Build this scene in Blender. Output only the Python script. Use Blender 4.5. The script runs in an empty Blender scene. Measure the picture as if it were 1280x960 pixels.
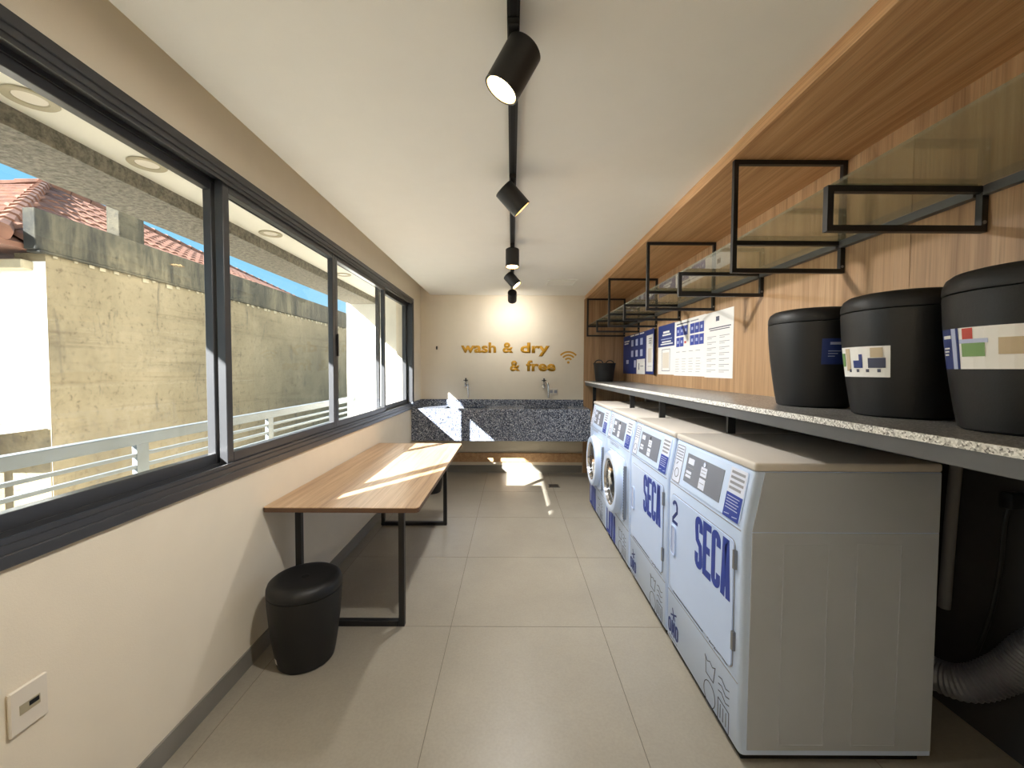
import bpy, bmesh, math, random
from mathutils import Vector, Matrix
random.seed(7)
S = bpy.context.scene
COL = S.collection
R = math.radians
PI = math.pi

# ------------------------------------------------------------------ camera
H = 1.43
p, yw, rl = R(2.0437), R(0.0251), R(0.2564)
fw = Vector((math.sin(yw)*math.cos(p), math.cos(yw)*math.cos(p), -math.sin(p)))
rt = Vector((math.cos(yw), -math.sin(yw), 0)); dn = fw.cross(rt)
rt2 = math.cos(rl)*rt - math.sin(rl)*dn
dn2 = math.sin(rl)*rt + math.cos(rl)*dn
cd = bpy.data.cameras.new('camera'); cam = bpy.data.objects.new('camera', cd); COL.objects.link(cam)
cd.sensor_width = 36.0; cd.lens = 36.0*510/1280; cd.clip_start = 0.02; cd.clip_end = 500
mw = Matrix((rt2, -dn2, -fw)).transposed().to_4x4(); mw.translation = (0, 0, H)
cam.matrix_world = mw
S.camera = cam

# ------------------------------------------------------------------ world, sun, exposure
SUN = Vector((1.0, 1.38, -0.87)).normalized()          # direction the sunlight travels
w = bpy.data.worlds.new('sky'); S.world = w; w.use_nodes = True
nt = w.node_tree; nt.nodes.clear()
# clear blue sky, a little paler towards the horizon, the same all round
tc = nt.nodes.new('ShaderNodeTexCoord'); sx = nt.nodes.new('ShaderNodeSeparateXYZ'); rp = nt.nodes.new('ShaderNodeValToRGB')
nt.links.new(tc.outputs['Generated'], sx.inputs[0]); nt.links.new(sx.outputs['Z'], rp.inputs[0])
rp.color_ramp.elements[0].position = 0.0; rp.color_ramp.elements[0].color = (0.40, 0.74, 0.98, 1)
rp.color_ramp.elements[1].position = 0.9; rp.color_ramp.elements[1].color = (0.15, 0.45, 0.90, 1)
e_ = rp.color_ramp.elements.new(0.3); e_.color = (0.24, 0.62, 0.95, 1)
bg = nt.nodes.new('ShaderNodeBackground'); bg.inputs['Strength'].default_value = 0.55
ow = nt.nodes.new('ShaderNodeOutputWorld')
nt.links.new(rp.outputs[0], bg.inputs[0]); nt.links.new(bg.outputs[0], ow.inputs[0])
sl = bpy.data.lights.new('sun', 'SUN'); sl.energy = 18.0; sl.angle = R(0.53); sl.color = (1.0, 0.98, 0.95)
so = bpy.data.objects.new('sun', sl); COL.objects.link(so)
so.rotation_euler = SUN.to_track_quat('-Z', 'Y').to_euler(); so.location = (-6, -8, 6)
SPOT_W = 33.0
S.view_settings.view_transform = 'Standard'; S.view_settings.look = 'None'
S.view_settings.gamma = 1.0; S.view_settings.use_curve_mapping = False
S.view_settings.exposure = 1.08
try:
    S.cycles.max_bounces = 12; S.cycles.diffuse_bounces = 8; S.cycles.transparent_max_bounces = 16
    S.cycles.sample_clamp_indirect = 6.0; S.cycles.caustics_reflective = False; S.cycles.caustics_refractive = False
except Exception:
    pass

# ------------------------------------------------------------------ materials
def lin(c):
    f = lambda v: v/12.92 if v <= 0.04045 else ((v+0.055)/1.055)**2.4
    return tuple(f(v/255) for v in c)+(1.0,)
def newmat(name):
    m = bpy.data.materials.new(name); m.use_nodes = True
    n = m.node_tree; b = n.nodes['Principled BSDF']
    return m, n, b
def L(n, a, b): n.links.new(a, b)
def coords(n, scale=(1, 1, 1), rot=(0, 0, 0), kind='Object'):
    t = n.nodes.new('ShaderNodeTexCoord'); mp = n.nodes.new('ShaderNodeMapping')
    mp.inputs['Scale'].default_value = scale; mp.inputs['Rotation'].default_value = rot
    L(n, t.outputs[kind], mp.inputs[0]); return mp.outputs[0]
def noise(n, vec, scale, detail=4, rough=0.55, dist=0):
    t = n.nodes.new('ShaderNodeTexNoise'); t.inputs['Scale'].default_value = scale
    t.inputs['Detail'].default_value = detail; t.inputs['Roughness'].default_value = rough
    t.inputs['Distortion'].default_value = dist; L(n, vec, t.inputs['Vector']); return t.outputs['Fac']
def ramp(n, fac, stops):
    r = n.nodes.new('ShaderNodeValToRGB'); e = r.color_ramp.elements
    while len(e) < len(stops): e.new(0.5)
    for i, (pos, c) in enumerate(stops): e[i].position = pos; e[i].color = c
    L(n, fac, r.inputs[0]); return r.outputs[0]
def mix(n, fac, a, b, mode='MIX'):
    x = n.nodes.new('ShaderNodeMix'); x.data_type = 'RGBA'; x.blend_type = mode
    if isinstance(fac, (int, float)): x.inputs[0].default_value = fac
    else: L(n, fac, x.inputs[0])
    for i, v in ((6, a), (7, b)):
        if isinstance(v, tuple): x.inputs[i].default_value = v
        else: L(n, v, x.inputs[i])
    return x.outputs[2]
def bump(n, b, h, strength=0.2, dist=0.01):
    u = n.nodes.new('ShaderNodeBump'); u.inputs['Strength'].default_value = strength
    u.inputs['Distance'].default_value = dist; L(n, h, u.inputs['Height']); L(n, u.outputs[0], b.inputs['Normal'])
def plain(name, rgb, rough=0.5, metal=0.0, var=0.04, bmp=0.0, scale=8, emit=None, estr=0, spec=0.5):
    m, n, b = newmat(name); c = lin(rgb)
    v = coords(n)
    f = noise(n, v, scale, 5)
    lo = tuple(x*(1-var) for x in c[:3])+(1,); hi = tuple(min(1, x*(1+var)) for x in c[:3])+(1,)
    L(n, ramp(n, f, [(0.3, lo), (0.7, hi)]), b.inputs['Base Color'])
    b.inputs['Roughness'].default_value = rough; b.inputs['Metallic'].default_value = metal
    b.inputs['Specular IOR Level'].default_value = spec
    if bmp: bump(n, b, noise(n, v, 220, 3), bmp, 0.004)
    if emit: b.inputs['Emission Color'].default_value = lin(emit); b.inputs['Emission Strength'].default_value = estr
    return m
def wood(name, axis, dark, mid, light, rough=0.5, fine=1.0):
    m, n, b = newmat(name)
    s = [22*fine, 22*fine, 22*fine]; s[axis] = 0.7
    s2 = [150*fine, 150*fine, 150*fine]; s2[axis] = 3.0
    f1 = noise(n, coords(n, tuple(s)), 1.0, 5, 0.6, 0.6)
    f2 = noise(n, coords(n, tuple(s2)), 1.0, 3, 0.6)
    c1 = ramp(n, f1, [(0.28, lin(dark)), (0.5, lin(mid)), (0.72, lin(light))])
    c2 = ramp(n, f2, [(0.30, (0.55, 0.52, 0.50, 1)), (0.55, (1, 1, 1, 1))])
    L(n, mix(n, 0.55, c1, c2, 'MULTIPLY'), b.inputs['Base Color'])
    b.inputs['Roughness'].default_value = rough
    bump(n, b, f2, 0.12, 0.002)
    return m
def granite(name, cols, scale=190, rough=0.25):
    m, n, b = newmat(name)
    v = coords(n)
    t = n.nodes.new('ShaderNodeTexVoronoi'); t.inputs['Scale'].default_value = scale; L(n, v, t.inputs['Vector'])
    g = n.nodes.new('ShaderNodeSeparateColor'); L(n, t.outputs['Color'], g.inputs[0])
    r = n.nodes.new('ShaderNodeValToRGB'); r.color_ramp.interpolation = 'CONSTANT'
    e = r.color_ramp.elements
    while len(e) < len(cols): e.new(0.5)
    for i, (pos, c) in enumerate(cols): e[i].position = pos; e[i].color = lin(c)
    L(n, g.outputs[0], r.inputs[0]); L(n, r.outputs[0], b.inputs['Base Color'])
    b.inputs['Roughness'].default_value = rough
    return m
def glass(name, tint=(1, 1, 1), refl=1.0, rough=0.0, milky=0.0, milk=(0.5, 0.5, 0.45)):
    m = bpy.data.materials.new(name); m.use_nodes = True; n = m.node_tree; n.nodes.clear()
    o = n.nodes.new('ShaderNodeOutputMaterial'); t = n.nodes.new('ShaderNodeBsdfTransparent')
    t.inputs[0].default_value = tuple(tint)+(1,)
    base = t.outputs[0]
    if milky > 0:
        d = n.nodes.new('ShaderNodeBsdfDiffuse'); d.inputs[0].default_value = tuple(milk)+(1,)
        tr = n.nodes.new('ShaderNodeBsdfTranslucent'); tr.inputs[0].default_value = tuple(milk)+(1,)
        m1 = n.nodes.new('ShaderNodeMixShader'); m1.inputs[0].default_value = 0.5
        L(n, d.outputs[0], m1.inputs[1]); L(n, tr.outputs[0], m1.inputs[2])
        m2 = n.nodes.new('ShaderNodeMixShader'); m2.inputs[0].default_value = milky
        L(n, base, m2.inputs[1]); L(n, m1.outputs[0], m2.inputs[2]); base = m2.outputs[0]
    gl = n.nodes.new('ShaderNodeBsdfGlossy'); gl.inputs['Roughness'].default_value = rough
    lw = n.nodes.new('ShaderNodeLayerWeight'); lw.inputs[0].default_value = 0.5
    pw = n.nodes.new('ShaderNodeMath'); pw.operation = 'POWER'; pw.inputs[1].default_value = 5.0
    ml = n.nodes.new('ShaderNodeMath'); ml.operation = 'MULTIPLY_ADD'; ml.inputs[1].default_value = 0.9*refl; ml.inputs[2].default_value = 0.04*refl
    mx = n.nodes.new('ShaderNodeMixShader')
    L(n, lw.outputs['Facing'], pw.inputs[0]); L(n, pw.outputs[0], ml.inputs[0]); L(n, ml.outputs[0], mx.inputs[0])
    L(n, base, mx.inputs[1]); L(n, gl.outputs[0], mx.inputs[2]); L(n, mx.outputs[0], o.inputs[0])
    return m

M = {}
M['wall'] = plain('wall_paint', (230, 220, 201), 0.85, var=0.015, bmp=0.12)
M['ceiling'] = plain('ceiling_paint', (240, 239, 233), 0.9, var=0.01, bmp=0.05)
M['outwall'] = plain('outside_white_paint', (232, 230, 222), 0.9, var=0.02, bmp=0.2)
M['black'] = plain('black_powder_coat', (24, 24, 25), 0.45, var=0.1)
M['frame'] = plain('dark_grey_aluminium', (58, 59, 62), 0.34, 0.0, var=0.05)
M['track_black'] = plain('track_black', (20, 20, 20), 0.5)
M['white_enamel'] = plain('white_enamel', (206, 224, 253), 0.28, var=0.01)
M['enamel_panel'] = plain('pale_enamel_panel', (200, 219, 252), 0.3, var=0.01)
M['lid_enamel'] = plain('wood_reflection_lid_enamel', (218, 211, 202), 0.24, var=0.01)  # warm reflection of the wood wall put into the lid colour
M['enamel_side'] = plain('shade_toned_enamel_side', (188, 194, 203), 0.42, var=0.02, bmp=0.05)  # white enamel greyed, shade on the machine sides put into the colour
M['black_plastic'] = plain('black_textured_plastic', (19, 19, 20), 0.5, var=0.1, bmp=0.12)
M['decal'] = plain('decal_white', (222, 228, 246), 0.45, var=0.01)
M['blue'] = plain('print_blue', (42, 66, 158), 0.5, var=0.03)
M['navy'] = plain('print_navy', (36, 56, 122), 0.5, var=0.03)
M['paleblue'] = plain('print_pale_blue', (186, 196, 226), 0.5)
M['ink'] = plain('print_ink', (70, 74, 96), 0.55)
M['inkgrey'] = plain('print_grey', (150, 152, 160), 0.6)
M['paper'] = plain('poster_paper', (238, 237, 234), 0.55, var=0.01)
M['lcd'] = plain('control_grey', (124, 129, 142), 0.35)
M['chrome'] = plain('chrome', (205, 205, 208), 0.12, 1.0)
M['steel'] = plain('brushed_steel', (150, 152, 156), 0.35, 0.9)
M['shelfsteel'] = plain('grey_painted_steel', (96, 98, 100), 0.45, 0.2)
M['yellow'] = plain('mustard_letter_paint', (205, 152, 38), 0.5)
M['plate'] = plain('outlet_plastic', (222, 214, 200), 0.45, var=0.01)
M['dark'] = plain('dark_gap', (12, 12, 13), 0.8)
M['darkwall'] = plain('dark_grey_wall', (52, 52, 54), 0.85, var=0.1)  # plain dark grey for the wall behind the machines
M['duct'] = plain('flexible_aluminium_foil', (120, 122, 128), 0.42, 0.6, var=0.1)
M['pvc'] = plain('grey_pvc_pipe', (120, 120, 122), 0.6)
M['green'] = plain('print_green', (120, 158, 98), 0.5)
M['sand'] = plain('print_sand', (196, 178, 148), 0.5)
M['red'] = plain('print_red', (196, 70, 60), 0.5)
M['drumdark'] = plain('drum_dark', (30, 31, 34), 0.3, 0.5)
M['rail'] = plain('white_painted_rail', (112, 120, 124), 0.5)
M['slab'] = plain('balcony_screed', (186, 182, 172), 0.9, var=0.06, bmp=0.2)
M['soffit_out'] = plain('outside_soffit_white', (228, 224, 210), 0.9, var=0.01)
M['coping'] = plain('pale_mortar', (150, 140, 116), 0.9, var=0.12, bmp=0.3)
M['lampring'] = plain('downlight_ring', (168, 158, 132), 0.5)
M['lens'] = plain('lit_lens', (255, 226, 170), 0.4, emit=(255, 214, 150), estr=14.0)
M['reflector'] = plain('lamp_rim', (210, 190, 150), 0.3, 0.6)
M['ground'] = plain('street_ground', (150, 146, 138), 0.95, var=0.1)

M['wood_v'] = wood('oak_laminate_upright', 2, (152, 117, 83), (177, 141, 103), (195, 161, 123), 0.5)
M['wood_y'] = wood('oak_laminate_lengthwise', 1, (178, 134, 92), (202, 160, 116), (218, 180, 136), 0.55)
M['wood_table'] = wood('table_oak', 1, (160, 128, 98), (188, 156, 122), (206, 176, 144), 0.38)
M['wood_edge'] = plain('table_dark_edge', (92, 66, 46), 0.5)
M['granite'] = granite('grey_granite', [(0, (56, 56, 58)), (0.22, (98, 97, 96)), (0.5, (138, 136, 133)), (0.82, (180, 178, 173))], 230, 0.28)
M['granite_edge'] = granite('window_lit_granite_edge', [(0, (120, 119, 116)), (0.15, (190, 189, 184)), (0.45, (228, 227, 222)), (0.8, (248, 247, 243))], 230, 0.6)  # window light on the shelf front put into paler speckles
M['granite_dark'] = granite('blue_grey_granite', [(0, (44, 48, 60)), (0.30, (88, 95, 112)), (0.62, (140, 148, 164)), (0.86, (208, 212, 220))], 150, 0.22)

# porcelain floor tile
m, n, b = newmat('beige_grey_porcelain'); v = coords(n)
c = ramp(n, noise(n, v, 2.2, 6, 0.6), [(0.25, lin((148, 141, 128))), (0.75, lin((163, 156, 142)))])
c2 = ramp(n, noise(n, v, 90, 3), [(0.35, (0.9, 0.9, 0.9, 1)), (0.65, (1, 1, 1, 1))])
L(n, mix(n, 0.8, c, c2, 'MULTIPLY'), b.inputs['Base Color']); b.inputs['Roughness'].default_value = 0.36
bump(n, b, noise(n, v, 140, 3), 0.04, 0.002); M['tile'] = m
M['grout'] = plain('tile_grout', (112, 104, 92), 0.9)
M['skirt'] = plain('grey_tile_skirting', (132, 128, 120), 0.5, var=0.05)
# stucco on the beam
m, n, b = newmat('grey_stucco'); v = coords(n)
f = noise(n, v, 34, 8, 0.8)
L(n, ramp(n, f, [(0.40, lin((88, 84, 74))), (0.60, lin((146, 140, 126)))]), b.inputs['Base Color'])
b.inputs['Roughness'].default_value = 0.95; bump(n, b, f, 0.6, 0.02); M['stucco'] = m
# stained plaster of the neighbouring house
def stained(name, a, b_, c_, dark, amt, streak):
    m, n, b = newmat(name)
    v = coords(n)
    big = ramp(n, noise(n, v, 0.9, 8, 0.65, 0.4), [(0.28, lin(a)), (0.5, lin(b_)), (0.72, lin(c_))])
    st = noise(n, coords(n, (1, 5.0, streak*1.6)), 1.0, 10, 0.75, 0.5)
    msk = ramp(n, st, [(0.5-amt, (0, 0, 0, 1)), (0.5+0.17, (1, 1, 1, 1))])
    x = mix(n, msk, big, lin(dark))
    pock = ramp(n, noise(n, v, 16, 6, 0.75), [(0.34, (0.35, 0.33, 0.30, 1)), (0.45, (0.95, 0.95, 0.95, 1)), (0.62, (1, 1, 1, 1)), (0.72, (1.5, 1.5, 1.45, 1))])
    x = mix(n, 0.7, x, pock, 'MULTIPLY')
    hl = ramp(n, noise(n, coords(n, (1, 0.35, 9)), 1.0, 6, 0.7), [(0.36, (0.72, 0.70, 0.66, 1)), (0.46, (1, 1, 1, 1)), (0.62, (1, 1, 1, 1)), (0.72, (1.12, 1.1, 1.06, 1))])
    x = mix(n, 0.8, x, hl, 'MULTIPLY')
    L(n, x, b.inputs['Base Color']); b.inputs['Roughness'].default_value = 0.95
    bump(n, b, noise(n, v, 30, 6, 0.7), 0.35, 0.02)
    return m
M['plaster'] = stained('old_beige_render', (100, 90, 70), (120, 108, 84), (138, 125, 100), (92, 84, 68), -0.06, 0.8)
M['parapet'] = stained('mossy_parapet_render', (74, 70, 56), (92, 86, 68), (124, 114, 90), (26, 28, 26), 0.13, 0.5)
M['rooftile'] = plain('terracotta_roof_tile', (110, 76, 60), 0.85, var=0.35, scale=5)

# ------------------------------------------------------------------ mesh helpers
ORG = {}
def finish(name, bm, mat, parent=None, base=None, smooth=False):
    """bm is in world coordinates; top-level objects get their origin at base"""
    if parent is not None: org = ORG[parent.name]
    else:
        if base is None:
            bb = [v.co for v in bm.verts]
            base = Vector(((min(c.x for c in bb)+max(c.x for c in bb))/2, (min(c.y for c in bb)+max(c.y for c in bb))/2, min(c.z for c in bb)))
        org = Vector(base)
    bmesh.ops.translate(bm, verts=bm.verts, vec=-org)
    bmesh.ops.recalc_face_normals(bm, faces=bm.faces)
    me = bpy.data.meshes.new(name); bm.to_mesh(me); bm.free()
    if smooth:
        for f in me.polygons: f.use_smooth = True
        try: me.set_sharp_from_angle(angle=R(38))
        except Exception: pass
    me.materials.append(M[mat] if isinstance(mat, str) else mat)
    o = bpy.data.objects.new(name, me); COL.objects.link(o)
    if parent is not None: o.parent = parent
    else: o.location = org
    ORG[o.name] = org
    return o
def tag(o, label=None, cat=None, group=None, kind=None):
    if label: o['label'] = label
    if cat: o['category'] = cat
    if group: o['group'] = group
    if kind: o['kind'] = kind
    return o
def thing(name, base, label, cat, group=None):
    o = bpy.data.objects.new(name, None); COL.objects.link(o); o.location = base
    o.empty_display_size = 0.1; ORG[o.name] = Vector(base)
    return tag(o, label, cat, group)
def struct_root(name, base):
    o = bpy.data.objects.new(name, None); COL.objects.link(o); o.location = base; ORG[o.name] = Vector(base)
    o['kind'] = 'structure'; return o
def B(): return bmesh.new()
def box(bm, x0, x1, y0, y1, z0, z1, bev=0.0, seg=1):
    vs = [bm.verts.new((x, y, z)) for x in (x0, x1) for y in (y0, y1) for z in (z0, z1)]
    idx = [(0, 1, 3, 2), (4, 6, 7, 5), (0, 4, 5, 1), (2, 3, 7, 6), (0, 2, 6, 4), (1, 5, 7, 3)]
    fs = [bm.faces.new([vs[i] for i in f]) for f in idx]
    if bev > 0:
        ed = list({e for f in fs for e in f.edges})
        bmesh.ops.recalc_face_normals(bm, faces=fs)
        bmesh.ops.bevel(bm, geom=ed, offset=bev, segments=seg, profile=0.5, affect='EDGES')
    return bm
def boxo(name, x0, x1, y0, y1, z0, z1, mat, parent=None, bev=0.0, seg=1, smooth=False):
    return finish(name, box(B(), x0, x1, y0, y1, z0, z1, bev, seg), mat, parent, smooth=smooth or seg > 1)
def prism(bm, pts, mapf, d0, d1):
    """pts: 2D polygon; mapf(u,v,w) -> world"""
    a = [bm.verts.new(mapf(u, v, d0)) for u, v in pts]; b = [bm.verts.new(mapf(u, v, d1)) for u, v in pts]
    nn = len(pts)
    bm.faces.new(a); bm.faces.new(b[::-1])
    for i in range(nn): bm.faces.new((a[i], b[i], b[(i+1) % nn], a[(i+1) % nn]))
def ribbon(bm, pts, width, mapf, d0, d1, closed=False):
    """thick flat stroke along a 2D polyline"""
    k = len(pts); P = [Vector((q[0], q[1])) for q in pts]; Ls = []; Rs = []
    for i in range(k):
        if closed: a, c = P[i-1], P[(i+1) % k]
        else: a, c = P[max(i-1, 0)], P[min(i+1, k-1)]
        d1v = (P[i]-a); d2v = (c-P[i])
        if d1v.length < 1e-9: d1v = d2v
        if d2v.length < 1e-9: d2v = d1v
        d1v = d1v.normalized(); d2v = d2v.normalized()
        t = (d1v+d2v)
        t = t.normalized() if t.length > 1e-6 else d1v
        nrm = Vector((-t.y, t.x)); co = max(0.35, nrm.dot(Vector((-d1v.y, d1v.x))))
        Ls.append(P[i]+nrm*width/2/co); Rs.append(P[i]-nrm*width/2/co)
    rg = range(k) if closed else range(k-1)
    top = [(bm.verts.new(mapf(l.x, l.y, d1)), bm.verts.new(mapf(r.x, r.y, d1))) for l, r in zip(Ls, Rs)]
    bot = [(bm.verts.new(mapf(l.x, l.y, d0)), bm.verts.new(mapf(r.x, r.y, d0))) for l, r in zip(Ls, Rs)]
    for i in rg:
        j = (i+1) % k
        bm.faces.new((top[i][0], top[i][1], top[j][1], top[j][0])); bm.faces.new((bot[i][0], bot[j][0], bot[j][1], bot[i][1]))
        bm.faces.new((top[i][0], top[j][0], bot[j][0], bot[i][0])); bm.faces.new((top[i][1], bot[i][1], bot[j][1], top[j][1]))
    if not closed:
        for i in (0, k-1): bm.faces.new((top[i][0], bot[i][0], bot[i][1], top[i][1]))
def lathe(bm, prof, c, seg=48, cap=True, axis=None):
    """prof: list of (r, z) ; c centre ; axis optional matrix"""
    rings = []
    for r, z in prof:
        if r < 1e-6: rings.append([bm.verts.new(Vector((0, 0, z)))])
        else: rings.append([bm.verts.new(Vector((r*math.cos(2*PI*i/seg), r*math.sin(2*PI*i/seg), z))) for i in range(seg)])
    for a, b in zip(rings, rings[1:]):
        for i in range(seg):
            j = (i+1) % seg
            if len(a) == 1 and len(b) == 1: continue
            if len(a) == 1: bm.faces.new((a[0], b[i], b[j]))
            elif len(b) == 1: bm.faces.new((a[i], a[j], b[0]))
            else: bm.faces.new((a[i], a[j], b[j], b[i]))
    vs = [v for r in rings for v in r]
    if axis is not None: bmesh.ops.transform(bm, matrix=axis, verts=vs)
    bmesh.ops.translate(bm, verts=vs, vec=Vector(c))
def aim(d):
    """matrix turning +Z towards d"""
    return Vector(d).normalized().to_track_quat('Z', 'Y').to_matrix().to_4x4()
def tube(bm, pts, r, seg=12, rfun=None):
    P = [Vector(q) for q in pts]; rings = []; up = None
    for i in range(len(P)):
        t = (P[min(i+1, len(P)-1)]-P[max(i-1, 0)]).normalized()
        if up is None: up = Vector((0, 0, 1)) if abs(t.z) < 0.9 else Vector((1, 0, 0))
        a = t.cross(up).normalized(); b2 = a.cross(t).normalized(); up = b2
        rr = rfun(i) if rfun else r
        rings.append([bm.verts.new(P[i]+rr*(a*math.cos(2*PI*k/seg)+b2*math.sin(2*PI*k/seg))) for k in range(seg)])
    for a, b2 in zip(rings, rings[1:]):
        for k in range(seg): bm.faces.new((a[k], a[(k+1) % seg], b2[(k+1) % seg], b2[k]))
    bm.faces.new(rings[0][::-1]); bm.faces.new(rings[-1])
def smoothpath(pts, sub=6):
    P = [Vector(q) for q in pts]; out = []
    for i in range(len(P)-1):
        p0, p1, p2, p3 = P[max(i-1, 0)], P[i], P[i+1], P[min(i+2, len(P)-1)]
        for k in range(sub):
            t = k/sub
            out.append(0.5*((2*p1)+(-p0+p2)*t+(2*p0-5*p1+4*p2-p3)*t*t+(-p0+3*p1-3*p2+p3)*t**3))
    return out+[P[-1]]
def arc(cx, cy, r, a0, a1, k=12, sx=1.0, sy=1.0):
    return [(cx+sx*r*math.cos(R(a0+(a1-a0)*i/k)), cy+sy*r*math.sin(R(a0+(a1-a0)*i/k))) for i in range(k+1)]
def text_bm(s, mapf, u0, u1, v0, v1, depth, bold=0.0):
    """lettering laid into the rectangle u0..u1, v0..v1 of a surface"""
    cu = bpy.data.curves.new('t', 'FONT'); cu.body = s; cu.offset = bold; cu.resolution_u = 3
    o = bpy.data.objects.new('t', cu); COL.objects.link(o)
    dg = bpy.context.evaluated_depsgraph_get(); dg.update()
    me = bpy.data.meshes.new_from_object(o.evaluated_get(dg))
    bm = B(); bm.from_mesh(me)
    bpy.data.objects.remove(o); bpy.data.meshes.remove(me); bpy.data.curves.remove(cu)
    xs = [v.co.x for v in bm.verts]; ys = [v.co.y for v in bm.verts]
    ax, bx_, ay, by = min(xs), max(xs), min(ys), max(ys)
    ext = bmesh.ops.extrude_face_region(bm, geom=list(bm.faces))
    top = {g for g in ext['geom'] if isinstance(g, bmesh.types.BMVert)}
    for v in bm.verts:
        u = u0+(v.co.x-ax)/(bx_-ax)*(u1-u0); vv = v0+(v.co.y-ay)/(by-ay)*(v1-v0)
        v.co = Vector(mapf(u, vv, depth if v in top else 0.0))
    return bm

# ------------------------------------------------------------------ room dimensions
XL, XR, D, YF = -1.255, 1.53, 5.63, -0.75
ZC, ZS = 2.446, 2.391
XS = 1.00          # front of soffit
XV = 1.86          # wall behind the machines
WY0, WY1, WZ0, WZ1 = 0.70, 5.165, 0.945, 2.298

# ------------------------------------------------------------------ floor with single tiles
fl = boxo('floor', XL-0.02, XV+0.02, YF-0.02, D+0.02, -0.12, -0.0015, 'grout'); tag(fl, kind='structure')
T = 0.838; gx = -0.333; gy = 2.22; g = 0.0016
xs_ = [gx+T*i for i in range(-2, 4)]; ys_ = [gy+T*i for i in range(-4, 6)]
for i in range(len(xs_)-1):
    for j in range(len(ys_)-1):
        x0, x1 = max(xs_[i]+g, XL), min(xs_[i+1]-g, XV); y0, y1 = max(ys_[j]+g, YF), min(ys_[j+1]-g, D)
        if x1-x0 < 0.01 or y1-y0 < 0.01: continue
        boxo('tile', x0, x1, y0, y1, -0.01, 0.0, 'tile', fl)

# ------------------------------------------------------------------ walls and ceiling
bm = B(); xo = -1.46
box(bm, xo, XL, YF, D+0.15, -0.1, WZ0); box(bm, xo, XL, YF, D+0.15, WZ1, 2.66)
box(bm, xo, XL, YF, WY0, WZ0, WZ1); box(bm, xo, XL, WY1, D+0.15, WZ0, WZ1)
tag(finish('wall_left', bm, 'wall'), kind='structure')
tag(boxo('wall_back', XL, XV+0.1, D, D+0.15, -0.1, 2.66, 'wall'), kind='structure')
tag(boxo('wall_front', XL, XV+0.1, YF-0.12, YF, -0.1, 2.66, 'wall'), kind='structure')
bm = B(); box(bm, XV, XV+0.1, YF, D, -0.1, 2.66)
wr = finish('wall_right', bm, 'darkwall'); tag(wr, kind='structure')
ch = boxo('wall_chase', XR+0.018, XV, YF, D, 1.30, ZC, 'wall', wr)
py = [YF, -1.16+0.42+0.0, 1.586, 4.33, D]
py = [YF, 1.586, 4.33, D-0.018]
for a, b_ in zip(py, py[1:]):
    boxo('wood_panel', XR, XR+0.018, a+0.0012, b_-0.0012, 1.25, ZC, 'wood_v', wr)
bm = B(); box(bm, -1.121, XV, YF, D, ZC, 2.60); 
ce = finish('ceiling', bm, 'ceiling'); tag(ce, kind='structure')
boxo('recess_top', XL, -1.121, YF, D, 2.585, 2.62, 'ceiling', ce)
sf = boxo('trim_1', XS, XR, YF, D, ZS, ZC-0.0005, 'wood_y'); tag(sf, kind='structure'); sf['label'] = 'oak laminate soffit board along the right wall'
ep = boxo('trim_2', XS-0.012, XR+0.3, D-0.018, D, 0.0, ZS, 'wood_v'); tag(ep, kind='structure'); ep['label'] = 'oak laminate end panel at the back wall'
bl = B(); box(bl, XL, XL+0.008, YF, D, 0, 0.088)
tag(finish('baseboard_left', bl, 'skirt'), kind='structure')
tag(boxo('baseboard_back', XL, XS-0.02, D-0.010, D, 0, 0.10, 'skirt'), kind='structure')
tag(boxo('trim_3', XL+0.01, XS-0.02, D-0.03, D, 0.15, 0.275, 'wood_y', bev=0.003), kind='structure')

# ------------------------------------------------------------------ window: frame, four sliding sashes, panes
wn = struct_root('window_1', (XL, (WY0+WY1)/2, WZ0))
bm = B()
fx0, fx1 = -1.375, -1.247; fwid = 0.045
for (a, b_, c_, d_) in ((WY0, WY1, WZ0, WZ0+fwid), (WY0, WY1, WZ1-fwid, WZ1), (WY0, WY0+fwid, WZ0+fwid, WZ1-fwid), (WY1-fwid, WY1, WZ0+fwid, WZ1-fwid)):
    box(bm, fx0, fx1, a, b_, c_, d_)
finish('outer_frame', bm, 'frame', wn)
# flange lapping over the plaster and the track ribs between the sashes
bm = B()
for (a, b_, c_, d_) in ((WY0-0.012, WY1+0.012, WZ0-0.012, WZ0+0.022), (WY0-0.012, WY1+0.012, WZ1-0.022, WZ1+0.012), (WY0-0.012, WY0+0.022, WZ0+0.022, WZ1-0.022), (WY1-0.022, WY1+0.012, WZ0+0.022, WZ1-0.022)):
    box(bm, -1.2545, -1.240, a, b_, c_, d_, 0.002)
finish('frame_flange', bm, 'frame', wn)
bm = B()
for x in (-1.256, -1.307, -1.362):
    box(bm, x-0.003, x+0.003, WY0+fwid, WY1-fwid, WZ0+fwid, WZ0+fwid+0.016); box(bm, x-0.003, x+0.003, WY0+fwid, WY1-fwid, WZ1-fwid-0.016, WZ1-fwid)
finish('track_rib', bm, 'frame', wn)
M['winglass'] = glass('window_glass', (0.985, 0.995, 0.99), 0.35)
sz0, sz1 = WZ0+fwid+0.002, WZ1-fwid-0.002
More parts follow.
